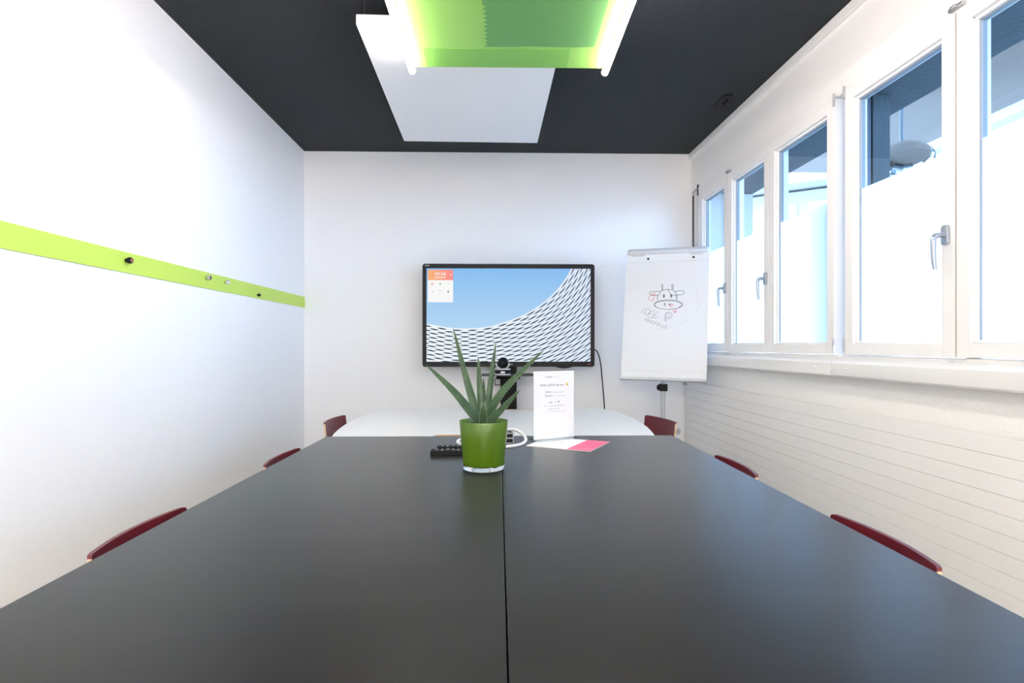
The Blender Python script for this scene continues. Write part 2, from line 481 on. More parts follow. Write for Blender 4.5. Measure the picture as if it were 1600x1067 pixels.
# blind crank in the far corner
cr = thing('blind_crank', 'thin dark blind crank rod hanging in the corner beside the far window', 'crank rod', wallpt(0.125, -0.03, 1.25), WROT)
B().tube([(0, 0, 0.0), (0, 0, 1.04)], 0.007, 10).build('rod', 'darkmetal', cr, smooth=True)
B().tube([(0, 0, 1.035), (0, -.002, 1.055), (0.012, 0.004, 1.066), (0.026, 0.012, 1.074), (0.032, 0.028, 1.078)], 0.008, 10).build('joint', 'steel', cr, smooth=True)
B().box(0.026, 0.038, 0.018, 0.030, 1.03, 1.11).build('wall_bracket', 'darkmetal', cr, bevel=0.002)
B().lathe([(0.009, -0.01), (0.011, 0.0), (0.011, 0.10), (0.009, 0.11)], 12, (0, 0, 0)).build('grip', 'black', cr, smooth=True)

# radiator ---------------------------------------------------------
rad = thing('radiator', 'long white flat-tube radiator along the window wall', 'radiator', WLOC, WROT)
tube_mesh = None
PIT = 0.0575
for i in range(13):
    z1 = 0.880 - i * PIT
    if tube_mesh is None:
        t = B().box(0.014, 3.75, -0.052, -0.030, -0.0565, 0.0).build('tube', 'rad', rad, bevel=0.0008, seg=1)
        tube_mesh = t.data
    else:
        t = bpy.data.objects.new('tube', tube_mesh); COL.objects.link(t); t.parent = rad
    t.location = (0, 0, z1)
for s in (0.05, 1.9, 3.70):
    B().box(s - 0.02, s + 0.02, -0.030, -0.012, 0.14, 0.872).build('header', 'rad', rad, bevel=0.003)
    B().box(s - 0.015, s + 0.015, -0.012, 0.0, 0.3, 0.75).build('wall_bracket', 'rad', rad)
B().lathe([(0.011, 0), (0.011, -0.008), (0.006, -0.010), (0.006, -0.024), (0.003, -0.026)], 14, (0.035, -0.052, 0.862), axis='y').build('air_vent', 'steel', rad, smooth=True)

# wall socket
so = thing('wall_socket', 'white double wall socket low on the back wall beside the radiator', 'socket', (1.385, YB, 0.455))
B().prism(rrect(-0.042, 0.042, -0.075, 0.075, 0.008), -0.010, 0.0, axis='y').build('plate', 'white', so, bevel=0.002)
for dz in (0.036, -0.036):
    sk = B().lathe([(0.026, -0.010), (0.024, -0.0135), (0.021, -0.0135), (0.019, -0.011)], 24, (0, 0, dz), axis='y').build('outlet', 'lightgrey', so, smooth=True)
    for dx in (-0.009, 0.0, 0.009):
        B().lathe([(0.0025, -0.0112), (0.0022, -0.0140)], 8, (dx, 0, dz + (0.004 if dx == 0 else -0.002)), axis='y').build('contact', 'blackmatte', sk)

# lime strip and its knobs ------------------------------------------
st = B().box(XL, XL + 0.006, 0.4, YB - 0.004, 1.445, 1.527).build('magnetic_strip', 'green', None, bevel=0.0012)
tag(st, 'lime green strip running along the white left wall', 'wall strip')
def knob(y, z, r, mats, label):
    k = thing('magnet_knob', label, 'magnet', (XL + 0.006, y, z), group='round knobs on the lime strip')
    B().lathe([(r*.62, 0), (r*.62, r*.5), (r*.95, r*.75), (r, r*1.2), (r*.96, r*1.75), (r*.80, r*2.0)], 22, axis='x').build('body', mats[0], k, smooth=True)
    B().lathe([(r*.80, r*1.98), (r*.55, r*2.06), (r*.1, r*2.08)], 22, axis='x').build('cap', mats[1], k, smooth=True)
knob(2.32, 1.493, 0.0125, ('black', 'copper'), 'largest round knob, dark with a copper face, at the near end of the green strip')
knob(2.945, 1.498, 0.0125, ('steel', 'darkmetal'), 'chrome knob with dark cap on the green strip, left of the pale knob')
knob(3.142, 1.497, 0.0125, ('chrome', 'lightgrey'), 'chrome knob with pale cap on the green strip, right of the dark-capped one')
knob(3.565, 1.465, 0.0095, ('black', 'black'), 'small black knob low on the green strip near the corner')

# ceiling remnant of an old fitting
cf = thing('ceiling_bracket', 'small blackened bracket on the dark ceiling near the windows', 'bracket', (1.365, 3.47, ZC))
B().prism(rrect(-0.035, 0.035, -0.10, 0.10, 0.03), -0.010, 0.0).build('plate', 'blackmatte', cf, bevel=0.002)
B().tube([(0.0, -0.05, -0.008), (0.0, -0.05, -0.030), (-0.012, -0.055, -0.042), (-0.028, -0.06, -0.036)], 0.008, 8).build('hook', 'blackmatte', cf, smooth=True)

# hanging white panel -------------------------------------------------
wp = thing('acoustic_panel', 'white rectangular acoustic panel hanging under the dark ceiling', 'ceiling panel', (-0.170, 3.125, 2.50), R(1.0))
B().box(-0.44, 0.44, -0.69, 0.69, 0.0, 0.045).build('board', 'whitepanel', wp, bevel=0.004)
for x in (-0.415, 0.36):
    for y in (-0.64, 0.6):
        wv = B().tube([(x, y, 0.045), (x, y, ZC - 2.501)], 0.0012, 6).build('wire', 'steel', wp)
        B().lathe([(0.006, 0.045), (0.006, 0.058), (0.003, 0.066)], 10, (x, y, 0)).build('wire_clamp', 'steel', wv, smooth=True)

# pendant with green panel and two led tubes ---------------------------
Y0P, Y1P = 1.15, 2.622
pl = thing('pendant_light', 'green panel pendant with a glowing led tube along each side', 'ceiling light', (0.031, 0, 2.42), R(-0.35))
XW = 0.424
B().box(-XW, XW, Y0P, Y1P, 0.0, 0.016).build('panel', 'greenpanel', pl, bevel=0.002)
# darker and mid green areas on the underside, one ragged along its left edge
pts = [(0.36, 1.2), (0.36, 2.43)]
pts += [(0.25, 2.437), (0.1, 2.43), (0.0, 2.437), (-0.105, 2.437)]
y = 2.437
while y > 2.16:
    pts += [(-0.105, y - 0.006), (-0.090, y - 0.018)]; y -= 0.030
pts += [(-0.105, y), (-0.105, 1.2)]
B().prism(pts, -0.0016, 0.0).build('dark_patch', 'greendark', pl)
B().box(-0.37, 0.262, 2.455, Y1P - 0.004, -0.0012, 0.0).build('end_strip', mat('mid_green', (0.17, 0.42, 0.06), 0.4), pl)
for sx in (-1, 1):
    x = sx * 0.4375
    t = B().tube([(x, Y0P, -0.020), (x, Y1P - 0.003, -0.020)], 0.0145, 14).build('led_tube', 'led', pl, smooth=True)
    B().box(x - 0.010, x + 0.010, Y0P, Y1P - 0.02, -0.008, 0.014).build('rail', 'white', pl)
    for yy in (Y0P - 0.004, Y1P - 0.003):
        B().lathe([(0.0150, yy), (0.0150, yy + 0.004)], 14, (x, 0, -0.020), axis='y').build('end_cap', 'white', t)
for x in (-0.40, 0.40):
    for y in (Y0P + 0.15, Y1P - 0.25):
        B().tube([(x, y, 0.016), (x, y, ZC - 2.421)], 0.0012, 6).build('wire', 'steel', pl)

# unseen, much brighter copy added behind the camera to light the walls evenly
fill_pendant = copy_tree(pl); fill_pendant.location = (0.031, -4.40, 2.42)
for o in fill_pendant.children:
    if o.name.startswith('led_tube'):
        o.data = o.data.copy(); o.data.materials[0] = M['led_fill']
fill_pendant['label'] = 'unseen green panel pendant added behind the camera as fill light'
pl['group'] = fill_pendant['group'] = 'green panel pendants'
pl['label'] = 'green panel pendant with a glowing led tube along each side, before the white panel'

# ================================================================ OUTSIDE
struct(B().box(1.99, 40, -25, 45, -0.35, -0.20), 'ground', 'ground', 'pale paved yard outside the windows', 'ground')
struct(B().box(-1.66, 6.4, 0.42, 2.62, 3.02, 3.22), 'canopy', 'soffit', 'pale blue canopy soffit outside above the windows', 'canopy', **wk)
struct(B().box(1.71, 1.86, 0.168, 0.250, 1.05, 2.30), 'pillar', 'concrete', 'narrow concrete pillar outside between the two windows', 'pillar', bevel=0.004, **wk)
gr = B().box(1.80, 1.86, 0.085, 0.118, 1.05, 2.30).box(1.80, 1.86, 0.126, 0.160, 1.05, 2.30)
tag(gr.build('blind_guide', mat('blue_grey_metal', (0.07, 0.09, 0.12), 0.5), None, bevel=0.003, **wk), 'blue-grey blind guide rail outside beside the concrete pillar', 'guide rail')
cl = thing('canopy_lamp', 'long white strip lamp along the outer edge of the canopy', 'lamp', wallpt(1.2, 2.52, 2.90), WROT)
B().box(-2.0, 3.6, -0.05, 0.05, 0.05, 0.12).build('housing', 'white', cl, bevel=0.004)
B().tube([(-1.95, 0, 0.03), (3.55, 0, 0.03)], 0.03, 12).build('tube', emit('cool_tube', (0.95, 0.98, 1.0), 1.0), cl, smooth=True)

# convex mirror on an arm fixed to the canopy
cm = thing('convex_mirror', 'round convex mirror hanging outside below the canopy', 'mirror', (3.0, 4.17, 2.53))
prof = [(0.17 * math.sin(R(a)) , 0.09 * math.cos(R(a))) for a in range(4, 91, 8)] + [(0.17, -0.01), (0.15, -0.05), (0.05, -0.07)]
ml = B().lathe(prof, 14, capb=True).build('mirror_dome', 'mirror', cm, smooth=False, rot=(R(60), 0, R(-30)))
B().lathe([(0.168, -0.004), (0.178, -0.004), (0.178, 0.006), (0.168, 0.006)], 28, capb=False, capt=False).build('rim', 'grey', ml, smooth=True)
B().tube([(0.02, 0.05, 0.03), (0.05, 0.12, 0.2), (0.05, 0.12, 0.49)], 0.015, 8).build('arm', 'grey', cm, smooth=True)

struct(B().box(SW0 - 0.03, SW0 - 0.008, 0.085, 0.415, 1.05, 2.295).box(SW0 - 0.008, SW0 + 0.006, 0.20, 0.24, 1.05, 2.295), 'trim_4', mat('lit_reveal', (0.62, 0.60, 0.56), 0.8), 'outer reveal beside the farthest sash, its daylight put into the pale colour', 'trim', **wk)  # light falling on the jamb is painted in as a paler colour
# white house across the yard
hs = thing('house', 'white rendered house with eaves and shuttered windows across the yard', 'building', (4.9, 10.2, -0.2), R(-34))
B().box(-6.0, 6.0, 0.0, 6.0, 0.0, 4.05).build('walls', 'facade', hs)
rf = B().prism([(-0.55, 4.10), (-0.55, 4.20), (3.0, 5.4), (6.6, 4.20), (6.6, 4.10)], -6.4, 6.4, axis='x').build('roof', 'facade_trim', hs)
B().tube([(-6.4, -0.58, 4.12), (6.4, -0.58, 4.12)], 0.06, 10).build('gutter', 'lightgrey', rf, smooth=True)
for x in (-3.6, -1.5, -0.15, 0.62, 2.0, 3.4):
    wd = 0.62 if x > 0.5 else 0.5
    wnd = B().box(x - 0.05, x + wd + 0.05, -0.03, 0.02, 2.65, 3.85).build('window', 'facade_trim', hs)
    for k in range(2):
        B().box(x + k * wd / 2 + 0.02, x + (k + 1) * wd / 2 - 0.02, -0.04, -0.03, 2.72, 3.60).build('pane', 'far_pane', wnd)
    B().box(x, x + wd, -0.06, -0.03, 3.62, 3.82).build('shutter_box', 'lightgrey', wnd)
    B().box(x - 0.1, x + wd + 0.1, -0.12, 0.0, 2.56, 2.63).build('ledge', 'facade', wnd)
B().tube([(-0.95, -0.06, 0.0), (-0.95, -0.06, 4.1)], 0.04, 8).build('downpipe', 'grey', hs, smooth=True)

# ================================================================ TABLES
def black_table(x0, x1, label):
    t = thing('meeting_table', label, 'table', ((x0 + x1)/2, 1.55, 0), group='black meeting tables')
    w = (x1 - x0)/2; L = 1.10
    top = B().box(-w, w, -L, L, 0.715, 0.740).build('tabletop', 'tabletop', t, bevel=0.0006, seg=1)
    a = B()
    for (u0, u1, v0, v1) in ((-w+.06, w-.06, -L+.10, -L+.13), (-w+.06, w-.06, L-.13, L-.10), (-w+.06, -w+.09, -L+.13, L-.13), (w-.09, w-.06, -L+.13, L-.13)):
        a.box(u0, u1, v0, v1, 0.675, 0.715)
    a.build('frame', 'darkmetal', t)
    for sx in (-1, 1):
        for sy in (-1, 1):
            x, y = sx * (w - 0.085), sy * (L - 0.105)
            lg = B().tube([(x, y, 0.01), (x, y, 0.675)], 0.022, 14).build('leg', 'darkmetal', t, smooth=True)
            B().lathe([(0.026, 0.0), (0.026, 0.012), (0.022, 0.016)], 14, (x, y, 0)).build('foot', 'black', lg, smooth=True)
    return t
lt = black_table(-0.787, 0.0105, 'left of the two black meeting table tops, beneath the plant pot')
black_table(0.0135, 0.801, 'right of the two black meeting table tops, beneath the pink leaflet')

B().box(0.36, 0.4185, -1.05, 1.05, 0.700, 0.7145).build('joining_strip', 'blackmatte', lt)
wt = thing('white_table', 'white barrel-shaped table with wood-edged cable notches in front of the screen', 'table', (-0.02, 3.215, 0))
def half(y):   # half width along the table
    return 0.745 + 0.050 * (1 - (y / 0.555) ** 2)
N = 20
HY = 0.553
right = [(half(-HY + 2*HY*i/N), -HY + 2*HY*i/N) for i in range(N + 1)]
left = [(-x, y) for x, y in reversed(right)]
far = [(-0.02, HY), (-0.02 + .0, HY)]
# near notch and far notch cut into the ends
poly = right + [(0.40, HY), (0.40, HY - 0.022), (-0.02, HY - 0.022), (-0.02, HY)] + left + [(-0.29, -HY), (-0.275, -HY + 0.05), (0.02, -HY + 0.05), (0.035, -HY)]
B().prism(poly, 0.712, 0.738).build('tabletop', 'whitetop', wt, bevel=0.0012)
# wooden linings of the notches
B().box(-0.278, 0.023, -HY + 0.044, -HY + 0.0495, 0.712, 0.7375).build('notch_lining', 'wood', wt)
B().box(-0.02, 0.40, HY - 0.0215, HY - 0.0015, 0.712, 0.7385).build('notch_lining', 'wood', wt, bevel=0.001)
for sx in (-1, 1):
    lg = B().box(sx*0.42 - 0.035, sx*0.42 + 0.035, -0.04, 0.04, 0.03, 0.69).build('leg', 'lightgrey', wt, bevel=0.006)
    B().box(sx*0.42 - 0.035, sx*0.42 + 0.035, -0.40, 0.40, 0.0, 0.03).build('foot', 'lightgrey', lg, bevel=0.006)
    B().box(sx*0.42 - 0.03, sx*0.42 + 0.03, -0.40, 0.40, 0.69, 0.712).build('bearer', 'lightgrey', lg)
B().box(-0.42, 0.42, -0.02, 0.02, 0.60, 0.66).build('cross_beam', 'lightgrey', wt)

# ================================================================ CHAIRS
def make_chair(width):
    """local: the sitter faces +x; the ends of the backrest touch x = 0 at the top"""
    t = thing('stacking_chair', '', 'chair')
    sag, th = 0.023, 0.010
    Rr = (width**2/4 + sag**2) / (2*sag)
    nu, nv = 18, 8
    zt, zb = 0.740, 0.475
    rc = 0.008
    def pos(u, v, off):
        y = (u - 0.5) * width
        z = zb + (zt - zb) * v
        # rounded corners at top and bottom
        e = width/2 - abs(y)
        if e < rc:
            k = rc - math.sqrt(max(0, rc*rc - (rc - e)**2))
            z = min(z, zt - k); z = max(z, zb + k)
        x = -(math.sqrt(Rr*Rr - y*y) - (Rr - sag))
        lean = (z - zt) * -0.10
        return (x + lean + off, y, z)
    b = B(); vs = []
    us = [0.5 - 0.5*math.cos(math.pi*i/nu) for i in range(nu + 1)]
    for off in (0.0, -th):
        for i in range(nu + 1):
            for j in range(nv + 1): vs.append(pos(us[i], j/nv, off))
    K = (nu + 1)*(nv + 1); fs = []; mi = []
    idx = lambda l, i, j: l*K + i*(nv + 1) + j
    for l in (0, 1):
        for i in range(nu):
            for j in range(nv):
                fs.append((idx(l,i,j), idx(l,i+1,j), idx(l,i+1,j+1), idx(l,i,j+1)))
    b.add(vs, fs, 0)
    ef = []
    for i in range(nu):
        for j in (0, nv): ef.append((idx(0,i,j), idx(0,i+1,j), idx(1,i+1,j), idx(1,i,j)))
    ec = []
    for j in range(nv):
        for i in (0, nu): ec.append((idx(0,i,j), idx(0,i,j+1), idx(1,i,j+1), idx(1,i,j)))
    b.f += ef; b.mi += [0] * len(ef)          # top and bottom edge lacquered
    b.f += ec; b.mi += [1] * len(ec)          # side edges show the plywood
    b.build('backrest', ['burgundy', 'ply'], t, smooth=True, angle=50)
    # seat: shallow dished board
    s = B(); vs = []; nx, ny = 12, 10
    for off in (0.0, -th):
        for i in range(nx + 1):
            for j in range(ny + 1):
                u, v = i/nx, j/ny
                wy = 0.385 - 0.03*(1-u)
                x = 0.02 + 0.39*u; y = (v - 0.5)*wy
                z = 0.452 - 0.016*math.sin(math.pi*v)*math.sin(math.pi*min(1, u*1.1)) - 0.02*max(0, (u - 0.8)/0.2)**2
                vs.append((x, y, z + off))
    K = (nx+1)*(ny+1); fs = []; ed = []
    ix = lambda l, i, j: l*K + i*(ny+1) + j
    for l in (0, 1):
        for i in range(nx):
            for j in range(ny): fs.append((ix(l,i,j), ix(l,i+1,j), ix(l,i+1,j+1), ix(l,i,j+1)))
    for i in range(nx):
        for j in (0, ny): ed.append((ix(0,i,j), ix(0,i+1,j), ix(1,i+1,j), ix(1,i,j)))
    for j in range(ny):
        for i in (0, nx): ed.append((ix(0,i,j), ix(0,i,j+1), ix(1,i,j+1), ix(1,i,j)))
    s.add(vs, fs, 0); s.f += ed; s.mi += [1]*len(ed)
    s.build('seat', ['burgundy', 'ply'], t, smooth=True, angle=50)
    for sy in (-1, 1):
        y = sy*0.165
        lg = B().tube([(0.36, y, 0.425), (0.375, y*1.02, 0.40), (0.385, y*1.06, 0.0)], 0.010, 10).build('leg', 'chrome', t, smooth=True)
        B().lathe([(0.013, 0.0), (0.013, 0.018)], 10, (0.385, y*1.06, 0)).build('foot', 'black', lg)
        lg = B().tube([(0.05, y, 0.425), (0.03, y*1.02, 0.40), (-0.03, y*1.06, 0.0)], 0.010, 10).build('leg', 'chrome', t, smooth=True)
        B().lathe([(0.013, 0.0), (0.013, 0.018)], 10, (-0.03, y*1.06, 0)).build('foot', 'black', lg)
        B().tube([(0.36, y, 0.425), (0.05, y, 0.425), (-0.005, y*0.86, 0.435), (-0.022, y*0.84, 0.50), (-0.026, y*0.82, 0.60)], 0.009, 10).build('back_support', 'chrome', t, smooth=True)
    B().tube([(0.34, -0.165, 0.425), (0.34, 0.165, 0.425)], 0.008, 8).build('cross_bar', 'chrome', t, smooth=True)
    return t
chair = make_chair(0.348)
spots = [  # x, y, rz, label
    (-0.806, 1.334, 0.0, 'burgundy plywood chair nearest the camera on the left side of the black table'),
    (-0.806, 2.190, 0.0, 'burgundy plywood chair midway along the left side of the black table'),
    (-0.925, 3.300, R(-3), 'burgundy plywood chair at the left side of the white table'),
    (0.822, 1.234, R(180), 'burgundy plywood chair nearest the camera on the window side of the black table'),
    (0.823, 2.002, R(180), 'burgundy plywood chair midway along the window side of the black table'),
    (0.915, 3.260, R(180 + 13), 'burgundy plywood chair beside the white table in front of the flipchart pole'),
]
for i, (x, y, rz, lab) in enumerate(spots):
    c = chair if i == 0 else copy_tree(chair)
    c.location = (x, y, 0); c.rotation_euler = (0, 0, rz); c['label'] = lab; c['group'] = 'burgundy chairs around the tables'

COW = {
'b' : [[(0.118, 0.065), (0.119, 0.057), (0.115, 0.05), (0.106, 0.043), (0.093, 0.037), (0.077, 0.032), (0.058, 0.029), (0.037, 0.027), (0.015, 0.027), (-0.006, 0.029), (-0.026, 0.032), (-0.044, 0.037), (-0.058, 0.043), (-0.069, 0.05), (-0.074, 0.058), (-0.075, 0.066), (-0.071, 0.073), (-0.062, 0.08), (-0.049, 0.086), (-0.033, 0.091), (-0.013, 0.094), (0.008, 0.096), (0.03, 0.096), (0.051, 0.094), (0.071, 0.09), (0.088, 0.085), (0.102, 0.079), (0.112, 0.072), (0.118, 0.065)], [(-0.059, 0.046), (-0.068, 0.053), (-0.072, 0.06), (-0.07, 0.067), (-0.063, 0.074), (-0.051, 0.08), (-0.035, 0.085), (-0.016, 0.088), (0.005, 0.089), (0.027, 0.089), (0.049, 0.088), (0.069, 0.084), (0.086, 0.079), (0.099, 0.073), (0.108, 0.067), (0.111, 0.06), (0.109, 0.053), (0.102, 0.046), (0.091, 0.04)], [(-0.053, 0.094), (-0.055, 0.118), (-0.045, 0.139), (-0.026, 0.163), (0.001, 0.171), (0.028, 0.17), (0.051, 0.164), (0.067, 0.149), (0.074, 0.13), (0.077, 0.111), (0.075, 0.092)], [(-0.025, 0.165), (-0.029, 0.19), (-0.027, 0.212)], [(-0.019, 0.168), (-0.022, 0.194), (-0.02, 0.209)], [(0.044, 0.171), (0.041, 0.195), (0.039, 0.21)], [(0.05, 0.17), (0.048, 0.193), (0.05, 0.21)], [(-0.035, 0.158), (-0.071, 0.159), (-0.11, 0.155), (-0.111, 0.143), (-0.097, 0.134), (-0.07, 0.13), (-0.047, 0.127)], [(0.064, 0.154), (0.095, 0.16), (0.119, 0.16), (0.125, 0.15), (0.12, 0.136), (0.096, 0.129), (0.069, 0.132)], [(0.015, 0.169), (0.026, 0.15), (0.04, 0.13), (0.069, 0.128)], [(-0.005, 0.124), (-0.006, 0.117), (-0.009, 0.113), (-0.012, 0.113), (-0.015, 0.117), (-0.016, 0.124), (-0.015, 0.131), (-0.013, 0.136), (-0.01, 0.136), (-0.007, 0.131), (-0.005, 0.124)], [(-0.007, 0.124), (-0.008, 0.119), (-0.01, 0.116), (-0.012, 0.119), (-0.013, 0.124), (-0.012, 0.13), (-0.01, 0.132), (-0.008, 0.13), (-0.007, 0.124)], [(0.045, 0.123), (0.044, 0.116), (0.042, 0.111), (0.038, 0.111), (0.035, 0.116), (0.034, 0.123), (0.034, 0.131), (0.037, 0.136), (0.041, 0.136), (0.044, 0.131), (0.045, 0.123)], [(0.042, 0.125), (0.041, 0.12), (0.04, 0.118), (0.038, 0.12), (0.037, 0.125), (0.037, 0.13), (0.039, 0.132), (0.041, 0.13), (0.042, 0.125)], [(-0.006, 0.074), (-0.006, 0.052), (-0.0, 0.052), (-0.0, 0.074), (-0.005, 0.062)], [(0.027, 0.071), (0.026, 0.052), (0.034, 0.053), (0.036, 0.072), (0.029, 0.059)], [(0.072, 0.135), (0.079, 0.12), (0.074, 0.108), (0.077, 0.094)]] ,
'g' : [[(-0.144, 0.039), (-0.161, 0.001)], [(-0.126, 0.037), (-0.142, -0.007)], [(-0.128, 0.034), (-0.102, 0.024), (-0.104, 0.005), (-0.124, -0.009), (-0.14, -0.007)], [(-0.07, 0.019), (-0.093, 0.015), (-0.11, -0.007), (-0.121, -0.026), (-0.098, -0.033), (-0.077, -0.031)], [(-0.108, -0.004), (-0.087, -0.007)], [(-0.041, 0.007), (-0.065, 0.005), (-0.08, -0.019), (-0.086, -0.033), (-0.046, -0.032)], [(-0.076, -0.014), (-0.056, -0.014)], [(0.004, -0.005), (0.008, 0.0), (0.013, 0.004), (0.019, 0.006), (0.026, 0.007), (0.033, 0.005), (0.039, 0.002), (0.044, -0.003), (0.048, -0.009), (0.049, -0.015), (0.049, -0.022), (0.047, -0.028), (0.043, -0.033), (0.038, -0.037), (0.032, -0.04), (0.025, -0.041), (0.018, -0.04), (0.012, -0.037), (0.007, -0.032)], [(0.036, -0.018), (0.035, -0.025), (0.03, -0.03), (0.023, -0.032), (0.016, -0.031), (0.01, -0.028), (0.006, -0.022), (0.005, -0.015), (0.008, -0.009), (0.014, -0.005), (0.022, -0.004), (0.029, -0.006), (0.034, -0.011)], [(-0.002, -0.012), (0.012, -0.031), (-0.005, -0.048), (0.017, -0.05), (-0.002, -0.057), (0.013, -0.06)], [(0.003, -0.022), (0.001, -0.041), (0.011, -0.055)], [(-0.138, -0.047), (-0.12, -0.043)], [(-0.127, -0.038), (-0.131, -0.055)], [(-0.12, -0.045), (-0.124, -0.059), (-0.11, -0.062), (-0.102, -0.047), (-0.115, -0.045)], [(-0.1, -0.047), (-0.101, -0.067), (-0.09, -0.067), (-0.083, -0.052)], [(-0.072, -0.057), (-0.083, -0.059), (-0.087, -0.076), (-0.076, -0.078)], [(-0.065, -0.062), (-0.071, -0.083)], [(-0.067, -0.062), (-0.051, -0.064), (-0.056, -0.074), (-0.067, -0.074)], [(-0.042, -0.069), (-0.05, -0.093)], [(-0.045, -0.07), (-0.029, -0.074), (-0.033, -0.083), (-0.045, -0.083)], [(-0.02, -0.078), (-0.028, -0.097), (-0.012, -0.1)], [(-0.008, -0.085), (-0.01, -0.1), (0.001, -0.102), (0.005, -0.09)], [(0.025, -0.09), (0.01, -0.093), (0.008, -0.107), (0.021, -0.107)]] ,
'f' : [[(0.169, 0.204), (0.196, 0.18), (0.218, 0.137), (0.223, 0.104), (0.209, 0.068)], [(0.236, 0.089), (0.229, 0.052), (0.208, 0.015)], [(0.17, -0.032), (0.136, -0.06), (0.089, -0.083)], [(0.041, -0.102), (-0.016, -0.114), (-0.074, -0.113)]] ,
'r' : [[(-0.106, 0.133), (-0.117, 0.102)], [(-0.117, 0.099), (-0.087, 0.09)], [(-0.087, 0.09), (-0.072, 0.133)], [(-0.104, 0.131), (-0.083, 0.128)], [(-0.071, 0.137), (-0.072, 0.132), (-0.076, 0.129), (-0.08, 0.129), (-0.084, 0.132), (-0.086, 0.138), (-0.084, 0.143), (-0.081, 0.146), (-0.076, 0.146), (-0.073, 0.143), (-0.071, 0.137)], [(0.049, 0.044), (0.045, 0.043), (0.041, 0.045), (0.038, 0.049), (0.037, 0.056), (0.039, 0.061), (0.042, 0.065), (0.047, 0.065), (0.051, 0.062), (0.053, 0.056), (0.053, 0.05)], [(0.057, 0.029), (0.059, 0.011), (0.068, -0.002), (0.076, 0.011), (0.075, 0.029)], [(0.062, 0.016), (0.068, 0.003), (0.073, 0.016)]] ,
}

# ================================================================ SCREEN ON ITS STAND
tv = thing('display', 'large black framed screen showing a white lattice building under blue sky', 'screen', (0.0755, 4.25, 0.999))
W2, HT = 0.6355, 0.759
b = B()
outer = rrect(-W2, W2, 0.0, HT, 0.020, 6); inner = rrect(-0.6075, 0.6075, 0.037, 0.7275, 0.003, 6)
n = len(outer)
vs = [(x, 0.0, z) for x, z in outer] + [(x, 0.0, z) for x, z in inner] + [(x, 0.009, z) for x, z in inner] + [(x, 0.060, z) for x, z in outer] + [(x, 0.003, z) for x, z in outer]
fs = []
for i in range(n):
    j = (i + 1) % n
    fs += [(i, j, n + j, n + i), (n + i, n + j, 2*n + j, 2*n + i), (i, j, 3*n + j, 3*n + i)]
fs.append(tuple(3*n + k for k in range(n)))
b.add(vs[:4*n], fs)
b.build('housing', 'black', tv)
B().box(-0.3, 0.3, 0.060, 0.075, 0.15, 0.60).build('back_cover', 'blackmatte', tv)
scr = B().box(-0.609, 0.609, 0.0085, 0.012, 0.0355, 0.729).build('panel', 'blackmatte', tv)

def cx(x): return -0.607 + (x - 130) * 1.214 / 1285
def cz(y): return 0.727 - (y - 148) * 0.690 / 722
def clip(poly):
    def cut(ps, inside, inter):
        out = []
        for i, p in enumerate(ps):
            q = ps[(i + 1) % len(ps)]
            if inside(p):
                out.append(p)
                if not inside(q): out.append(inter(p, q))
            elif inside(q): out.append(inter(p, q))
        return out
    for ax, lim, sg in ((0, 131, 1), (0, 1414, -1), (1, 149, 1), (1, 869, -1)):
        if not poly: return []
        def inside(p): return (p[ax] - lim) * sg >= 0
        def inter(p, q):
            t = (lim - p[ax]) / (q[ax] - p[ax]); return (p[0] + t*(q[0]-p[0]), p[1] + t*(q[1]-p[1]))
        poly = cut(poly, inside, inter)
    return poly
def flat(bb, poly, y, mi=0):
    poly = clip(poly)
    if len(poly) >= 3: bb.add([(cx(a), y, cz(c)) for a, c in poly], [tuple(range(len(poly)))], mi)

SC = 0.70
sky_m = grad_emit('screen_sky', lin((186, 220, 248)), lin((140, 194, 246)), 2, 0.25, 0.73, SC)
bld_m = grad_emit('screen_lattice', lin((244, 250, 255)), lin((226, 236, 252)), 0, -0.5, 0.6, SC)
pic = B()
flat(pic, [(130, 148), (1415, 148), (1415, 870), (130, 870)], 0.0080, 0)
T0 = [(60, 560), (130, 575), (300, 605), (450, 612), (600, 600), (750, 560), (900, 500), (1000, 440), (1080, 380), (1160, 300), (1220, 220), (1260, 150), (1300, 60), (1335, -40), (1365, -150), (1390, -280), (1408, -420), (1420, -600)]
def catmull(P, k=10):
    out = []
    for i in range(len(P) - 1):
        p0, p1, p2, p3 = P[max(i-1, 0)], P[i], P[i+1], P[min(i+2, len(P)-1)]
        for s in range(k):
            t = s / k
            out.append(tuple(0.5*((2*p1[d]) + (-p0[d]+p2[d])*t + (2*p0[d]-5*p1[d]+4*p2[d]-p3[d])*t*t + (-p0[d]+3*p1[d]-3*p2[d]+p3[d])*t**3) for d in range(len(p1))))
    out.append(P[-1]); return out
TC = catmull(T0)
top = [p for p in TC if p[1] >= 149 and p[0] >= 130]
flat(pic, [(130, 576)] + top + [(1262, 148), (1415, 148), (1415, 870), (130, 870)], 0.0077, 1)
acc = [0.0]
for i in range(1, len(TC)): acc.append(acc[-1] + math.dist(TC[i], TC[i-1]))
def at(a):
    a = max(0, min(acc[-1] - 1e-6, a))
    for i in range(1, len(acc)):
        if acc[i] >= a:
            t = (a - acc[i-1]) / (acc[i] - acc[i-1]); return tuple(TC[i-1][d] + t*(TC[i][d]-TC[i-1][d]) for d in (0, 1))
def g(x): return max(0.0, min(1.0, (x - 620) / 760.0))
PITCH = 118
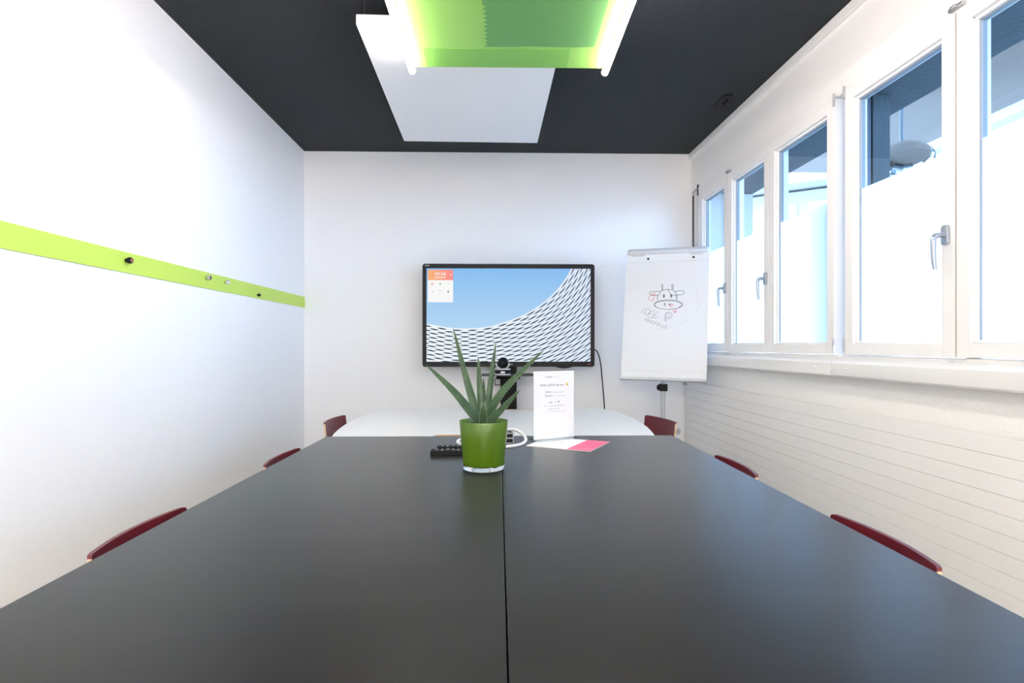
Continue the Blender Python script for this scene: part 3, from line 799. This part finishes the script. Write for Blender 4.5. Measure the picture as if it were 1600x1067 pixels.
for k in range(1, 60):
    for i in range(-1, int(acc[-1] / PITCH) + 1):
        a0 = (i + 0.5*(k % 2)) * PITCH + 20
        x_, y_ = at(a0); gg = g(x_)
        ln = 40 + 12*gg
        up, dn = [], []
        for s in (-1, -0.6, -0.2, 0.2, 0.6, 1):
            x, y = at(a0 + s*ln); vx = 16.5*k*(1 + 0.25*g(x))
            th = (5.2 - 1.0*gg) * (1 - s*s)
            x2, y2 = at(a0 + s*ln + 2); tl = math.hypot(x2-x, y2-y) or 1
            nx, ny = -(y2-y)/tl, (x2-x)/tl
            dx_, dy_ = 0.75*nx, 0.25 + 0.75*ny; dl = math.hypot(dx_, dy_); dx_ *= vx/dl; dy_ *= vx/dl
            up.append((x + dx_ + nx*th, y + dy_ + ny*th)); dn.append((x + dx_ - nx*th, y + dy_ - ny*th))
        if a0 - ln < 0 or a0 + ln > acc[-1]: continue
        flat(pic, up + dn[::-1], 0.0074, 2 if y_ + 16.5*k > 560 or gg < 0.5 else 3)
pic.build('picture', [sky_m, bld_m, emit('screen_slit', lin((38, 66, 84)), SC), emit('screen_slit_blue', lin((36, 80, 112)), SC)], scr)
wd = B()
flat(wd, [(141, 160), (338, 160), (338, 241), (141, 241)], 0.0068, 0)
flat(wd, [(141, 240), (338, 240), (338, 411), (141, 411)], 0.0068, 1)
flat(wd, [(195, 217), (280, 217), (280, 223), (195, 223)], 0.0064, 1)
flat(wd, [(319, 195), (328, 195), (328, 205), (319, 205)], 0.0064, 1)
def ringp(x, y, r0, r1, mi):
    for k in range(14):
        a, c = 2*math.pi*k/14, 2*math.pi*(k+1)/14
        flat(wd, [(x+r0*math.cos(a), y+r0*math.sin(a)), (x+r1*math.cos(a), y+r1*math.sin(a)), (x+r1*math.cos(c), y+r1*math.sin(c)), (x+r0*math.cos(c), y+r0*math.sin(c))], 0.0064, mi)
ringp(175, 270, 7, 11, 2); ringp(237, 270, 0, 6, 3); ringp(237, 263, 0, 3, 3); ringp(300, 268, 5, 7, 4)
ringp(177, 331, 0, 6, 4); ringp(300, 331, 0, 7, 3); ringp(300, 322, 3, 5, 3)
flat(wd, [(225, 321), (250, 321), (250, 325), (225, 325)], 0.0064, 4)
or_m = grad_emit('widget_orange', lin((252, 186, 124)), lin((255, 146, 146)), 0, cx(141), cx(338), SC)
wh_m = emit('widget_white', (0.97, 0.98, 0.97, 1), SC)
wdo = wd.build('widget', [or_m, wh_m, emit('widget_pink', lin((228, 130, 150)), SC), emit('widget_grey', lin((150, 150, 155)), SC), emit('widget_pale', lin((205, 208, 205)), SC)], scr)
text_obj('09:58', 0.036, wh_m, scr, 'clock_digits', (cx(238), 0.0062, cz(195)))
# small maker marks on the bezel
mk = B()
for i in range(7): mk.box(cx(120 + i*5), cx(123.5 + i*5), -0.0006, 0.0, cz(132), cz(126 if i % 2 else 124))
mk.build('bezel_mark', 'lightgrey', tv)
mk = B()
for i in range(3): mk.box(cx(1392 + i*7), cx(1397 + i*7), -0.0006, 0.0, cz(892), cz(886))
mk.build('bezel_mark', 'inkred', tv)
mk = B()
for i in range(5): mk.box(cx(775 + i*6), cx(779 + i*6), -0.0006, 0.0, cz(893), cz(888))
mk.build('bezel_mark', 'lightgrey', tv)
B().prism([(cx(1130 + 150*t/10), -0.012*math.sin(math.pi*t/10)) for t in range(11)][::-1] + [(cx(1130), 0.001), (cx(1280), 0.001)], 0.01, 0.04, axis='y').build('grip', 'black', tv)

ts = thing('screen_stand', 'black column stand with a thin shelf carrying the screen', 'stand', (0.0755, 4.325, 0))
B().box(-0.0615, 0.0615, 0.012, 0.075, 0.07, 1.25).build('column', 'blackmatte', ts, bevel=0.004)
B().box(-0.28, 0.28, 0.001, 0.012, 1.16, 1.59).build('mount_plate', 'blackmatte', ts)
B().box(-0.198, 0.182, -0.275, 0.012, 0.940, 0.946).build('shelf', 'darkmetal', ts, bevel=0.001)
B().box(-0.005, 0.055, -0.055, 0.012, 0.948, 0.997).build('bracket', 'blackmatte', ts, bevel=0.002)
for x in (-0.0755, 0.0715):
    kb = B().lathe([(0.012, -0.016), (0.016, -0.010), (0.016, 0.010), (0.012, 0.016)], 12, (x, 0.03, 0.917), axis='x').build('clamp_knob', 'black', ts, smooth=True)
for sx in (-1, 1):
    ft = B().box(sx*0.36 - 0.03, sx*0.36 + 0.03, -0.36, 0.09, 0.055, 0.085).build('foot', 'blackmatte', ts, bevel=0.005)
    for y in (-0.33, 0.06):
        B().lathe([(0.026, -0.012), (0.0275, -0.008), (0.0275, 0.008), (0.026, 0.012)], 16, (sx*0.36, y, 0.0275), axis='x').build('castor', 'black', ft, smooth=True)
B().box(-0.39, 0.39, 0.012, 0.075, 0.055, 0.10).build('base_beam', 'blackmatte', ts, bevel=0.005)

vc = thing('video_camera', 'small round conference camera on an oval grey foot below the screen', 'camera', (0.029, 4.12, 0.946))
ell = [(0.055*math.cos(2*math.pi*k/28), 0.040*math.sin(2*math.pi*k/28)) for k in range(28)]
B().prism(ell, 0.006, 0.040).build('foot', 'black', vc, bevel=0.004)
B().prism([(x*1.05, y*1.05) for x, y in ell], 0.0, 0.009).prism([(x*1.05, y*1.05) for x, y in ell], 0.037, 0.045).build('trim_ring', 'lightgrey', vc, bevel=0.002)
yk = [(0.047*math.cos(R(a)), 0.0, 0.086 + 0.047*math.sin(R(a))) for a in range(180, 361, 15)]
B().tube(yk, 0.0055, 8).build('yoke', 'lightgrey', vc, smooth=True)
B().lathe([(0.0385*math.cos(R(a)), 0.0385*math.sin(R(a))) for a in range(-88, 89, 11)], 24, (0.003, 0, 0.088), axis='y').build('head', 'black', vc, smooth=True)
B().lathe([(0.020, -0.030), (0.019, -0.042), (0.015, -0.042), (0.012, -0.038)], 22, (0.003, 0, 0.088), axis='y').build('lens', 'blackmatte', vc, smooth=True)
lp = B().box(-0.014, 0.016, -0.0445, -0.0395, 0.014, 0.026).build('status_plate', 'white', vc)

B().tube([(-0.085, -0.17, 0.937), (-0.105, -0.14, 0.90), (-0.10, -0.08, 0.865), (-0.062, 0.02, 0.86)], 0.003, 8).build('lead', 'black', ts, smooth=True)
tc_ = B().tube(catmull([(0.700, 4.335, 1.10), (0.728, 4.345, 1.125), (0.755, 4.355, 1.095), (0.775, 4.36, 1.02), (0.790, 4.36, 0.865), (0.805, 4.36, 0.672), (0.81, 4.36, 0.35), (0.80, 4.37, 0.02), (0.72, 4.38, 0.008), (0.5, 4.40, 0.008)], 6), 0.0045, 8).build('screen_cable', 'black', None, smooth=True)
tag(tc_, 'black cable hanging down from the right edge of the screen', 'cable')

# ================================================================ FLIPCHART
fcx, fcy = 1.161, 4.045
fc = thing('flipchart', 'white flipchart on a pole with a cow drawn on its paper', 'flipchart', (fcx, fcy, 0))
BM = Matrix.Translation(Vector((1.1591, 3.9881, 1.3801))) @ Matrix.Rotation(-0.379, 4, 'Z') @ Matrix.Rotation(-0.209, 4, 'X') @ Matrix.Rotation(0.0133, 4, 'Y')
BL = Matrix.Translation(Vector((-fcx, -fcy, 0))) @ BM
def onboard(o):
    o.matrix_basis = BL; return o
onboard(B().box(-0.283, 0.283, 0.0, 0.018, -0.475, 0.475).build('board', 'white', fc, bevel=0.004))
pad = onboard(B().box(-0.2845, 0.2845, -0.006, 0.0, -0.408, 0.436).build('paper_pad', 'paper', fc))
onboard(B().prism([(0.0, 0.437), (-0.012, 0.434), (-0.022, 0.440), (-0.026, 0.455), (-0.020, 0.472), (-0.006, 0.479), (0.02, 0.479), (0.02, 0.437)], -0.272, 0.272, axis='x').build('clamp_bar', 'lightgrey', fc, bevel=0.002))
for x in (-0.20, 0.20):
    onboard(B().box(x - 0.045, x + 0.045, -0.016, -0.006, 0.424, 0.437).build('clip', 'lightgrey', fc, bevel=0.002))
for x in (-0.129, 0.182):
    h = B().lathe([(0.0075, -0.0066), (0.0075, -0.0120), (0.005, -0.014), (0.001, -0.0145)], 14, (x, 0, 0.402), axis='y').build('hanging_peg', 'blackmatte', fc, smooth=True); onboard(h)
onboard(B().prism([(0.004, -0.479), (-0.045, -0.479), (-0.050, -0.474), (-0.050, -0.462), (-0.046, -0.462), (-0.044, -0.472), (0.004, -0.472)], -0.285, 0.285, axis='x').build('pen_tray', 'lightgrey', fc))
B().strokes([[(-0.284, 0.377), (0.284, 0.377)]], 0.0022, -0.0063).build('fold_line', 'inkfaint', pad)
dr = B().strokes(COW['b'], 0.0032, -0.0064).build('cow_sketch', 'ink', pad)
B().strokes(COW['g'], 0.0026, -0.0063).build('handwriting', 'inkgrey', pad)
B().strokes(COW['f'], 0.0020, -0.0062).build('faint_arc', 'inkfaint', pad)
B().strokes(COW['r'], 0.0034, -0.0066).build('red_strokes', 'inkred', pad)
B().tube([(0, 0, 0.05), (0, 0, 0.62)], 0.0200, 16).build('pole', 'polegrey', fc, smooth=True)
B().tube([(0, 0, 0.60), (0, 0, 1.30)], 0.0165, 16).build('upper_pole', 'polegrey', fc, smooth=True)
B().box(-0.026, 0.026, -0.030, 0.026, 0.835, 0.885).tube([(-0.026, -0.005, 0.86), (-0.042, -0.005, 0.86)], 0.018, 12).build('height_clamp', 'black', fc, bevel=0.003)
B().box(-0.05, 0.05, -0.030, 0.010, 1.20, 1.34).build('board_bracket', 'grey', fc, bevel=0.003)
B().lathe([(0.045, 0.03), (0.045, 0.06), (0.026, 0.085)], 20).build('hub', 'grey', fc, smooth=True)
for k in range(5):
    a = R(18 + 72*k); c, s = math.cos(a), math.sin(a)
    ft = B().tube([(0.03*c, 0.03*s, 0.05), (0.26*c, 0.26*s, 0.042)], [0.016, 0.011], 10).build('foot', 'lightgrey', fc, smooth=True)
    B().lathe([(0.018, 0.0), (0.018, 0.030), (0.012, 0.036)], 12, (0.25*c, 0.25*s, 0)).build('glide', 'black', ft, smooth=True)
for (x0, x1, capm, lab) in ((-0.232, -0.128, 'blackmatte', 'black marker, leftmost in the flipchart tray'), (-0.098, 0.000, 'inkred', 'marker with red cap, second from left in the flipchart tray'),
                            (0.030, 0.122, 'blackmatte', 'black marker, third from left in the flipchart tray'), (0.150, 0.262, 'inkred', 'marker with red cap, rightmost in the flipchart tray')):
    mk = thing('marker_pen', lab, 'marker', group='markers in the flipchart tray')
    mk.matrix_basis = BM @ Matrix.Translation(Vector((x0, -0.032, -0.4652)))
    L = x1 - x0
    B().lathe([(0.0055, 0), (0.0065, 0.004), (0.0065, L*0.66)], 14, axis='x').build('barrel', 'darkmetal', mk, smooth=True)
    B().lathe([(0.0068, L*0.66), (0.0068, L*0.93), (0.005, L)], 14, axis='x').build('cap', capm, mk, smooth=True)

# ================================================================ ALOE
ap = thing('aloe_plant', 'spiky aloe plant in a lime green glass pot on the black table', 'plant', (-0.05, 1.947, 0.740))
B().lathe([(0.055, 0.0), (0.0675, 0.0008), (0.0698, 0.004), (0.0712, 0.0165), (0.067, 0.0168)], 48).build('glass_base', 'clearglass', ap, smooth=True)
B().lathe([(0.001, 0.0172), (0.0690, 0.0172), (0.0706, 0.021), (0.0822, 0.160), (0.0814, 0.163), (0.0800, 0.163), (0.0785, 0.158), (0.068, 0.026), (0.001, 0.024)], 56, capb=False, capt=False).build('pot', 'pot', ap, smooth=True, angle=60)
B().lathe([(0.077, 0.141), (0.05, 0.146), (0.02, 0.150), (0.001, 0.150)], 40, capb=True).build('soil', 'soil', ap, smooth=True)
ch = B()
for k in range(130):
    a = random.uniform(0, 2*math.pi); r = 0.072*math.sqrt(random.random())
    s = random.uniform(0.003, 0.007)
    m = Matrix.Translation(Vector((r*math.cos(a), r*math.sin(a), 0.1500 - 0.06*r + s*0.2))) @ Matrix.Rotation(random.uniform(0, 6.3), 4, Vector((random.random(), random.random(), random.random() + .1)).normalized())
    q = [m @ Vector((x*s, y*s*0.6, z*s*0.4)) for x in (-1, 1) for y in (-1, 1) for z in (-1, 1)]
    ch.add(q, [(0,1,3,2),(4,6,7,5),(0,4,5,1),(2,3,7,6),(0,2,6,4),(1,5,7,3)], random.randint(0, 1))
ch.build('bark_chips', ['bark', 'soil'], ap, kind='stuff')
leaves = [
    ([(-0.066, 1.947, 0.895), (-0.147, 1.927, 1.000), (-0.243, 1.907, 1.096)], 0.029, 0.5),
    ([(-0.064, 1.950, 0.895), (-0.110, 1.975, 1.040), (-0.157, 1.997, 1.218)], 0.026, 0.2),
    ([(-0.056, 1.965, 0.895), (-0.066, 1.987, 1.030), (-0.070, 1.997, 1.114)], 0.021, -0.1),
    ([(-0.050, 1.975, 0.895), (-0.051, 1.997, 0.982), (-0.053, 1.997, 1.042)], 0.015, 0.0),
    ([(-0.043, 1.957, 0.895), (-0.025, 1.977, 1.047), (-0.009, 1.987, 1.166)], 0.021, 0.15),
    ([(-0.044, 1.940, 0.895), (0.000, 1.920, 0.985), (0.073, 1.907, 1.066), (0.152, 1.897, 1.143)], 0.028, -0.4),
    ([(-0.044, 1.930, 0.888), (0.010, 1.900, 0.945), (0.072, 1.867, 1.014)], 0.027, -0.5),
    ([(-0.051, 1.922, 0.886), (-0.051, 1.906, 0.933), (-0.048, 1.900, 0.970)], 0.023, 0.0),
]
def leaf(pts, w0, tw, i):
    o = Vector((-0.05, 1.947, 0.740))
    P = [Vector(p) - o for p in catmull(pts, 10)]
    n = len(P); b = B(); nc = 10
    cs = []
    for k in range(nc):           # crescent cross-section: flat hollow front, round back
        a = 2*math.pi*k/nc
        x = math.cos(a); y = math.sin(a)
        cs.append((x, (y*0.46 if y > 0 else y*0.05) - 0.16*(1 - x*x)*(1 if y <= 0 else 0.1)))
    rings = []; edges = []
    for k, p in enumerate(P):
        t = (P[min(k+1, n-1)] - P[max(k-1, 0)]).normalized()
        view = Vector((math.sin(tw), -math.cos(tw), 0.25)).normalized()
        wv = t.cross(view).normalized(); nv = wv.cross(t).normalized()
        s = k / (n - 1)
        w = w0/2 * (0.80 + 0.35*math.sin(min(1, s*3.2)*math.pi/2)) * max(0.02, (1 - s**2.0))
        rings.append([p + wv*(x*w) - nv*(y*w*(1.0 if nv.dot(view) > 0 else -1.0)) for x, y in cs])
        edges.append((p, wv, w, t))
    vs = [q for r in rings for q in r]; fs = []
    for k in range(n - 1):
        for c in range(nc):
            a = k*nc + c; d = k*nc + (c+1) % nc
            fs.append((a, d, d + nc, a + nc))
    fs.append(tuple(range(nc))); fs.append(tuple((n-1)*nc + c for c in range(nc)))
    b.add(vs, fs)
    lf = b.build('leaf', 'leaf', ap, smooth=True, angle=60)
    th = B()
    for k in range(3, n - 2):
        for sg in (-1, 1):
            p, wv, w, t = edges[k]
            base = p + wv*(sg*w*0.97); tip = base + wv*(sg*0.0035) + t*0.002
            h = 0.0012
            th.add([base - t*h, base + t*h, base + Vector((0, -h, 0)), tip], [(0, 1, 3), (1, 2, 3), (2, 0, 3), (0, 2, 1)])
    th.build('thorns', 'thorn', lf)
for i, (p, w, tw) in enumerate(leaves): leaf(p, w, tw, i)

# ================================================================ SMALL THINGS ON THE BLACK TABLE
def remote(x0, x1, y0, y1, h, label, nb):
    r = thing('remote_control', label, 'remote', ((x0+x1)/2, (y0+y1)/2, 0.740), group='remotes by the pot')
    a, c = (x1-x0)/2, (y1-y0)/2
    B().box(-a, a, -c, c, 0.0, h).build('case', 'blackmatte', r, bevel=0.003)
    for i in range(nb):
        for j in (-1, 0, 1):
            x = -a + 0.022 + i*(2*a - 0.04)/(nb - 1)
            B().lathe([(0.0038, h - 0.0005), (0.0038, h + 0.0014), (0.002, h + 0.002)], 8, (x, j*c*0.5, 0)).build('button', 'lightgrey' if (i + j) % 3 == 0 else 'darkmetal', r)
remote(-0.256, -0.092, 2.166, 2.212, 0.021, 'longer black remote control lying in front, left of the plant pot', 7)
remote(-0.243, -0.100, 2.262, 2.304, 0.019, 'black remote control lying behind another, left of the plant pot', 6)

pb = thing('power_box', 'small dark socket box with grey edges behind the plant pot', 'socket box', (0.012, 2.465, 0.740), R(4))
B().box(-0.048, 0.048, -0.030, 0.030, 0.002, 0.046).build('body', 'black', pb, bevel=0.002)
fr = B()
for z in (0.0, 0.021, 0.042):
    fr.box(-0.050, 0.050, -0.032, -0.029, z, z + 0.005)
fr.box(0.046, 0.050, -0.032, 0.032, 0.0, 0.047).box(-0.050, -0.046, -0.032, 0.032, 0.0, 0.047)
fr.build('frame', 'grey', pb)
B().lathe([(0.016, 0.046), (0.015, 0.049), (0.012, 0.049), (0.011, 0.047)], 18, (0.012, 0.0, 0)).build('outlet', 'grey', pb, smooth=True)
pts = [(0.0, 2.500, 0.765), (0.030, 2.530, 0.785), (0.075, 2.545, 0.782), (0.108, 2.520, 0.765), (0.117, 2.470, 0.751), (0.100, 2.400, 0.7468), (0.060, 2.345, 0.7468), (0.0, 2.320, 0.7468), (-0.070, 2.325, 0.7468),
       (-0.135, 2.365, 0.7468), (-0.170, 2.430, 0.7468), (-0.168, 2.500, 0.7468), (-0.130, 2.560, 0.7468), (-0.06, 2.600, 0.7468), (-0.05, 2.66, 0.7480), (-0.05, 2.70, 0.7480)]
wc = B().tube(catmull(pts, 8), 0.0066, 12).build('white_cable', 'white', None, smooth=True)
tag(wc, 'thick white cable looping around the socket box behind the plant pot', 'cable')

# leaflet ----------------------------------------------------------------
lfv = thing('leaflet', 'white and pink printed leaflet lying on the black table beside the sign', 'leaflet', (0.2952, 2.4228, 0.740), R(-28.7))
B().box(-0.14, 0.14, -0.125, 0.125, 0.0006, 0.0022).build('sheet', 'paper', lfv, bevel=0.0003)
B().box(-0.14, 0.14, -0.1245, 0.1245, 0.0, 0.0006).build('lower_sheet', 'pinkpale', lfv)
B().box(0.040, 0.1398, -0.1248, 0.1248, 0.0022, 0.0025).build('pink_band', 'pink', lfv)
def scribble(b, x0, x1, y, h, plane, d, dens=1.0):
    """illegible small print: short upright and level ticks"""
    x = x0
    while x < x1:
        if random.random() < 0.86:
            w = h * random.uniform(0.10, 0.16)
            up = h * random.choice((0.6, 0.6, 0.65, 1.0))
            items = [(x, x + w, y, y + up)]
            if random.random() < 0.7: items.append((x, x + h*0.42, y + (0.0 if random.random() < .5 else h*0.5), y + (0.0) + h*0.12 if False else y + h*0.62 if False else y + h*0.14))
            if random.random() < 0.5: items.append((x + h*0.36, x + h*0.36 + w, y, y + h*0.6))
            for (a0, a1, b0, b1) in items:
                b0, b1 = min(b0, b1), max(b0, b1)
                if plane == 'xz': b.add([(a0, d, b0), (a1, d, b0), (a1, d, b1), (a0, d, b1)], [(0, 1, 2, 3)])
                else: b.add([(a0, b0, d), (a1, b0, d), (a1, b1, d), (a0, b1, d)], [(0, 1, 2, 3)])
        x += h * 0.62
pk = B(); scribble(pk, -0.06, 0.02, -0.03, 0.014, 'xy', 0.0024); scribble(pk, -0.075, 0.01, 0.0, 0.018, 'xy', 0.0024); scribble(pk, -0.06, 0.025, 0.03, 0.014, 'xy', 0.0024)
pk.build('print', 'pinkpale', lfv)
pk = B(); scribble(pk, 0.085, 0.13, -0.095, 0.010, 'xy', 0.0027); scribble(pk, 0.085, 0.13, -0.078, 0.010, 'xy', 0.0027); scribble(pk, 0.09, 0.13, 0.085, 0.010, 'xy', 0.0027)
pk.build('white_print', 'white', lfv)

# table sign ---------------------------------------------------------------
sg = thing('table_sign', 'upright clear acrylic sign holder with a white welcome sheet', 'sign', (0.2455, 2.54, 0.7427), R(27.1))
B().box(-0.108, 0.108, -0.045, 0.045, 0.0, 0.003).build('base_plate', 'acrylic', sg, bevel=0.0008)
B().box(-0.106, 0.106, 0.0015, 0.0035, 0.003, 0.301).build('acrylic_back', 'acrylic', sg)
sh = B().box(-0.105, 0.105, 0.0, 0.0013, 0.0032, 0.300).build('sheet', 'paper', sg)
YF = -0.0004
p1 = B(); scribble(p1, -0.047, -0.012, 0.272, 0.0075, 'xz', YF); p1.build('letterhead', 'ink', sh)
p1 = B(); scribble(p1, -0.008, 0.028, 0.272, 0.0065, 'xz', YF); p1.build('letterhead', 'inkfaint', sh)
text_obj('Schön seid ihr bei uns', 0.0150, 'ink', sh, 'heading', (-0.012, YF, 0.239), sx=0.92)
sm = B().lathe([(0.0075, 0.0), (0.0075, -0.0004)], 24, (0.069, -0.0002, 0.241), axis='y').build('smiley', 'yellow', sh)
B().strokes([[(0.0655, 0.2395), (0.067, 0.2375), (0.069, 0.2368), (0.071, 0.2375), (0.0725, 0.2395)], [(0.0662, 0.2435), (0.0662, 0.2415)], [(0.0718, 0.2435), (0.0718, 0.2415)]], 0.001, -0.0009).build('smile', 'ink', sm)
text_obj('WLAN:', 0.0115, 'ink', sh, 'line', (-0.047, YF, 0.208), align='LEFT', sx=0.9)
text_obj('Passwort:', 0.0115, 'ink', sh, 'line', (-0.047, YF, 0.192), align='LEFT', sx=0.9)
p1 = B()
scribble(p1, -0.010, 0.050, 0.204, 0.0075, 'xz', YF); scribble(p1, 0.006, 0.050, 0.188, 0.0075, 'xz', YF)
scribble(p1, -0.052, 0.054, 0.145, 0.0070, 'xz', YF); scribble(p1, -0.030, 0.030, 0.131, 0.0070, 'xz', YF); scribble(p1, -0.046, 0.052, 0.119, 0.0070, 'xz', YF)
p1.build('small_print', 'textgrey', sh)
p1 = B(); scribble(p1, -0.026, 0.012, 0.160, 0.0085, 'xz', YF); p1.strokes([[(0.018, 0.166), (0.024, 0.168), (0.028, 0.165), (0.024, 0.160), (0.020, 0.163)]], 0.0022, YF); p1.build('subheading', 'ink', sh)
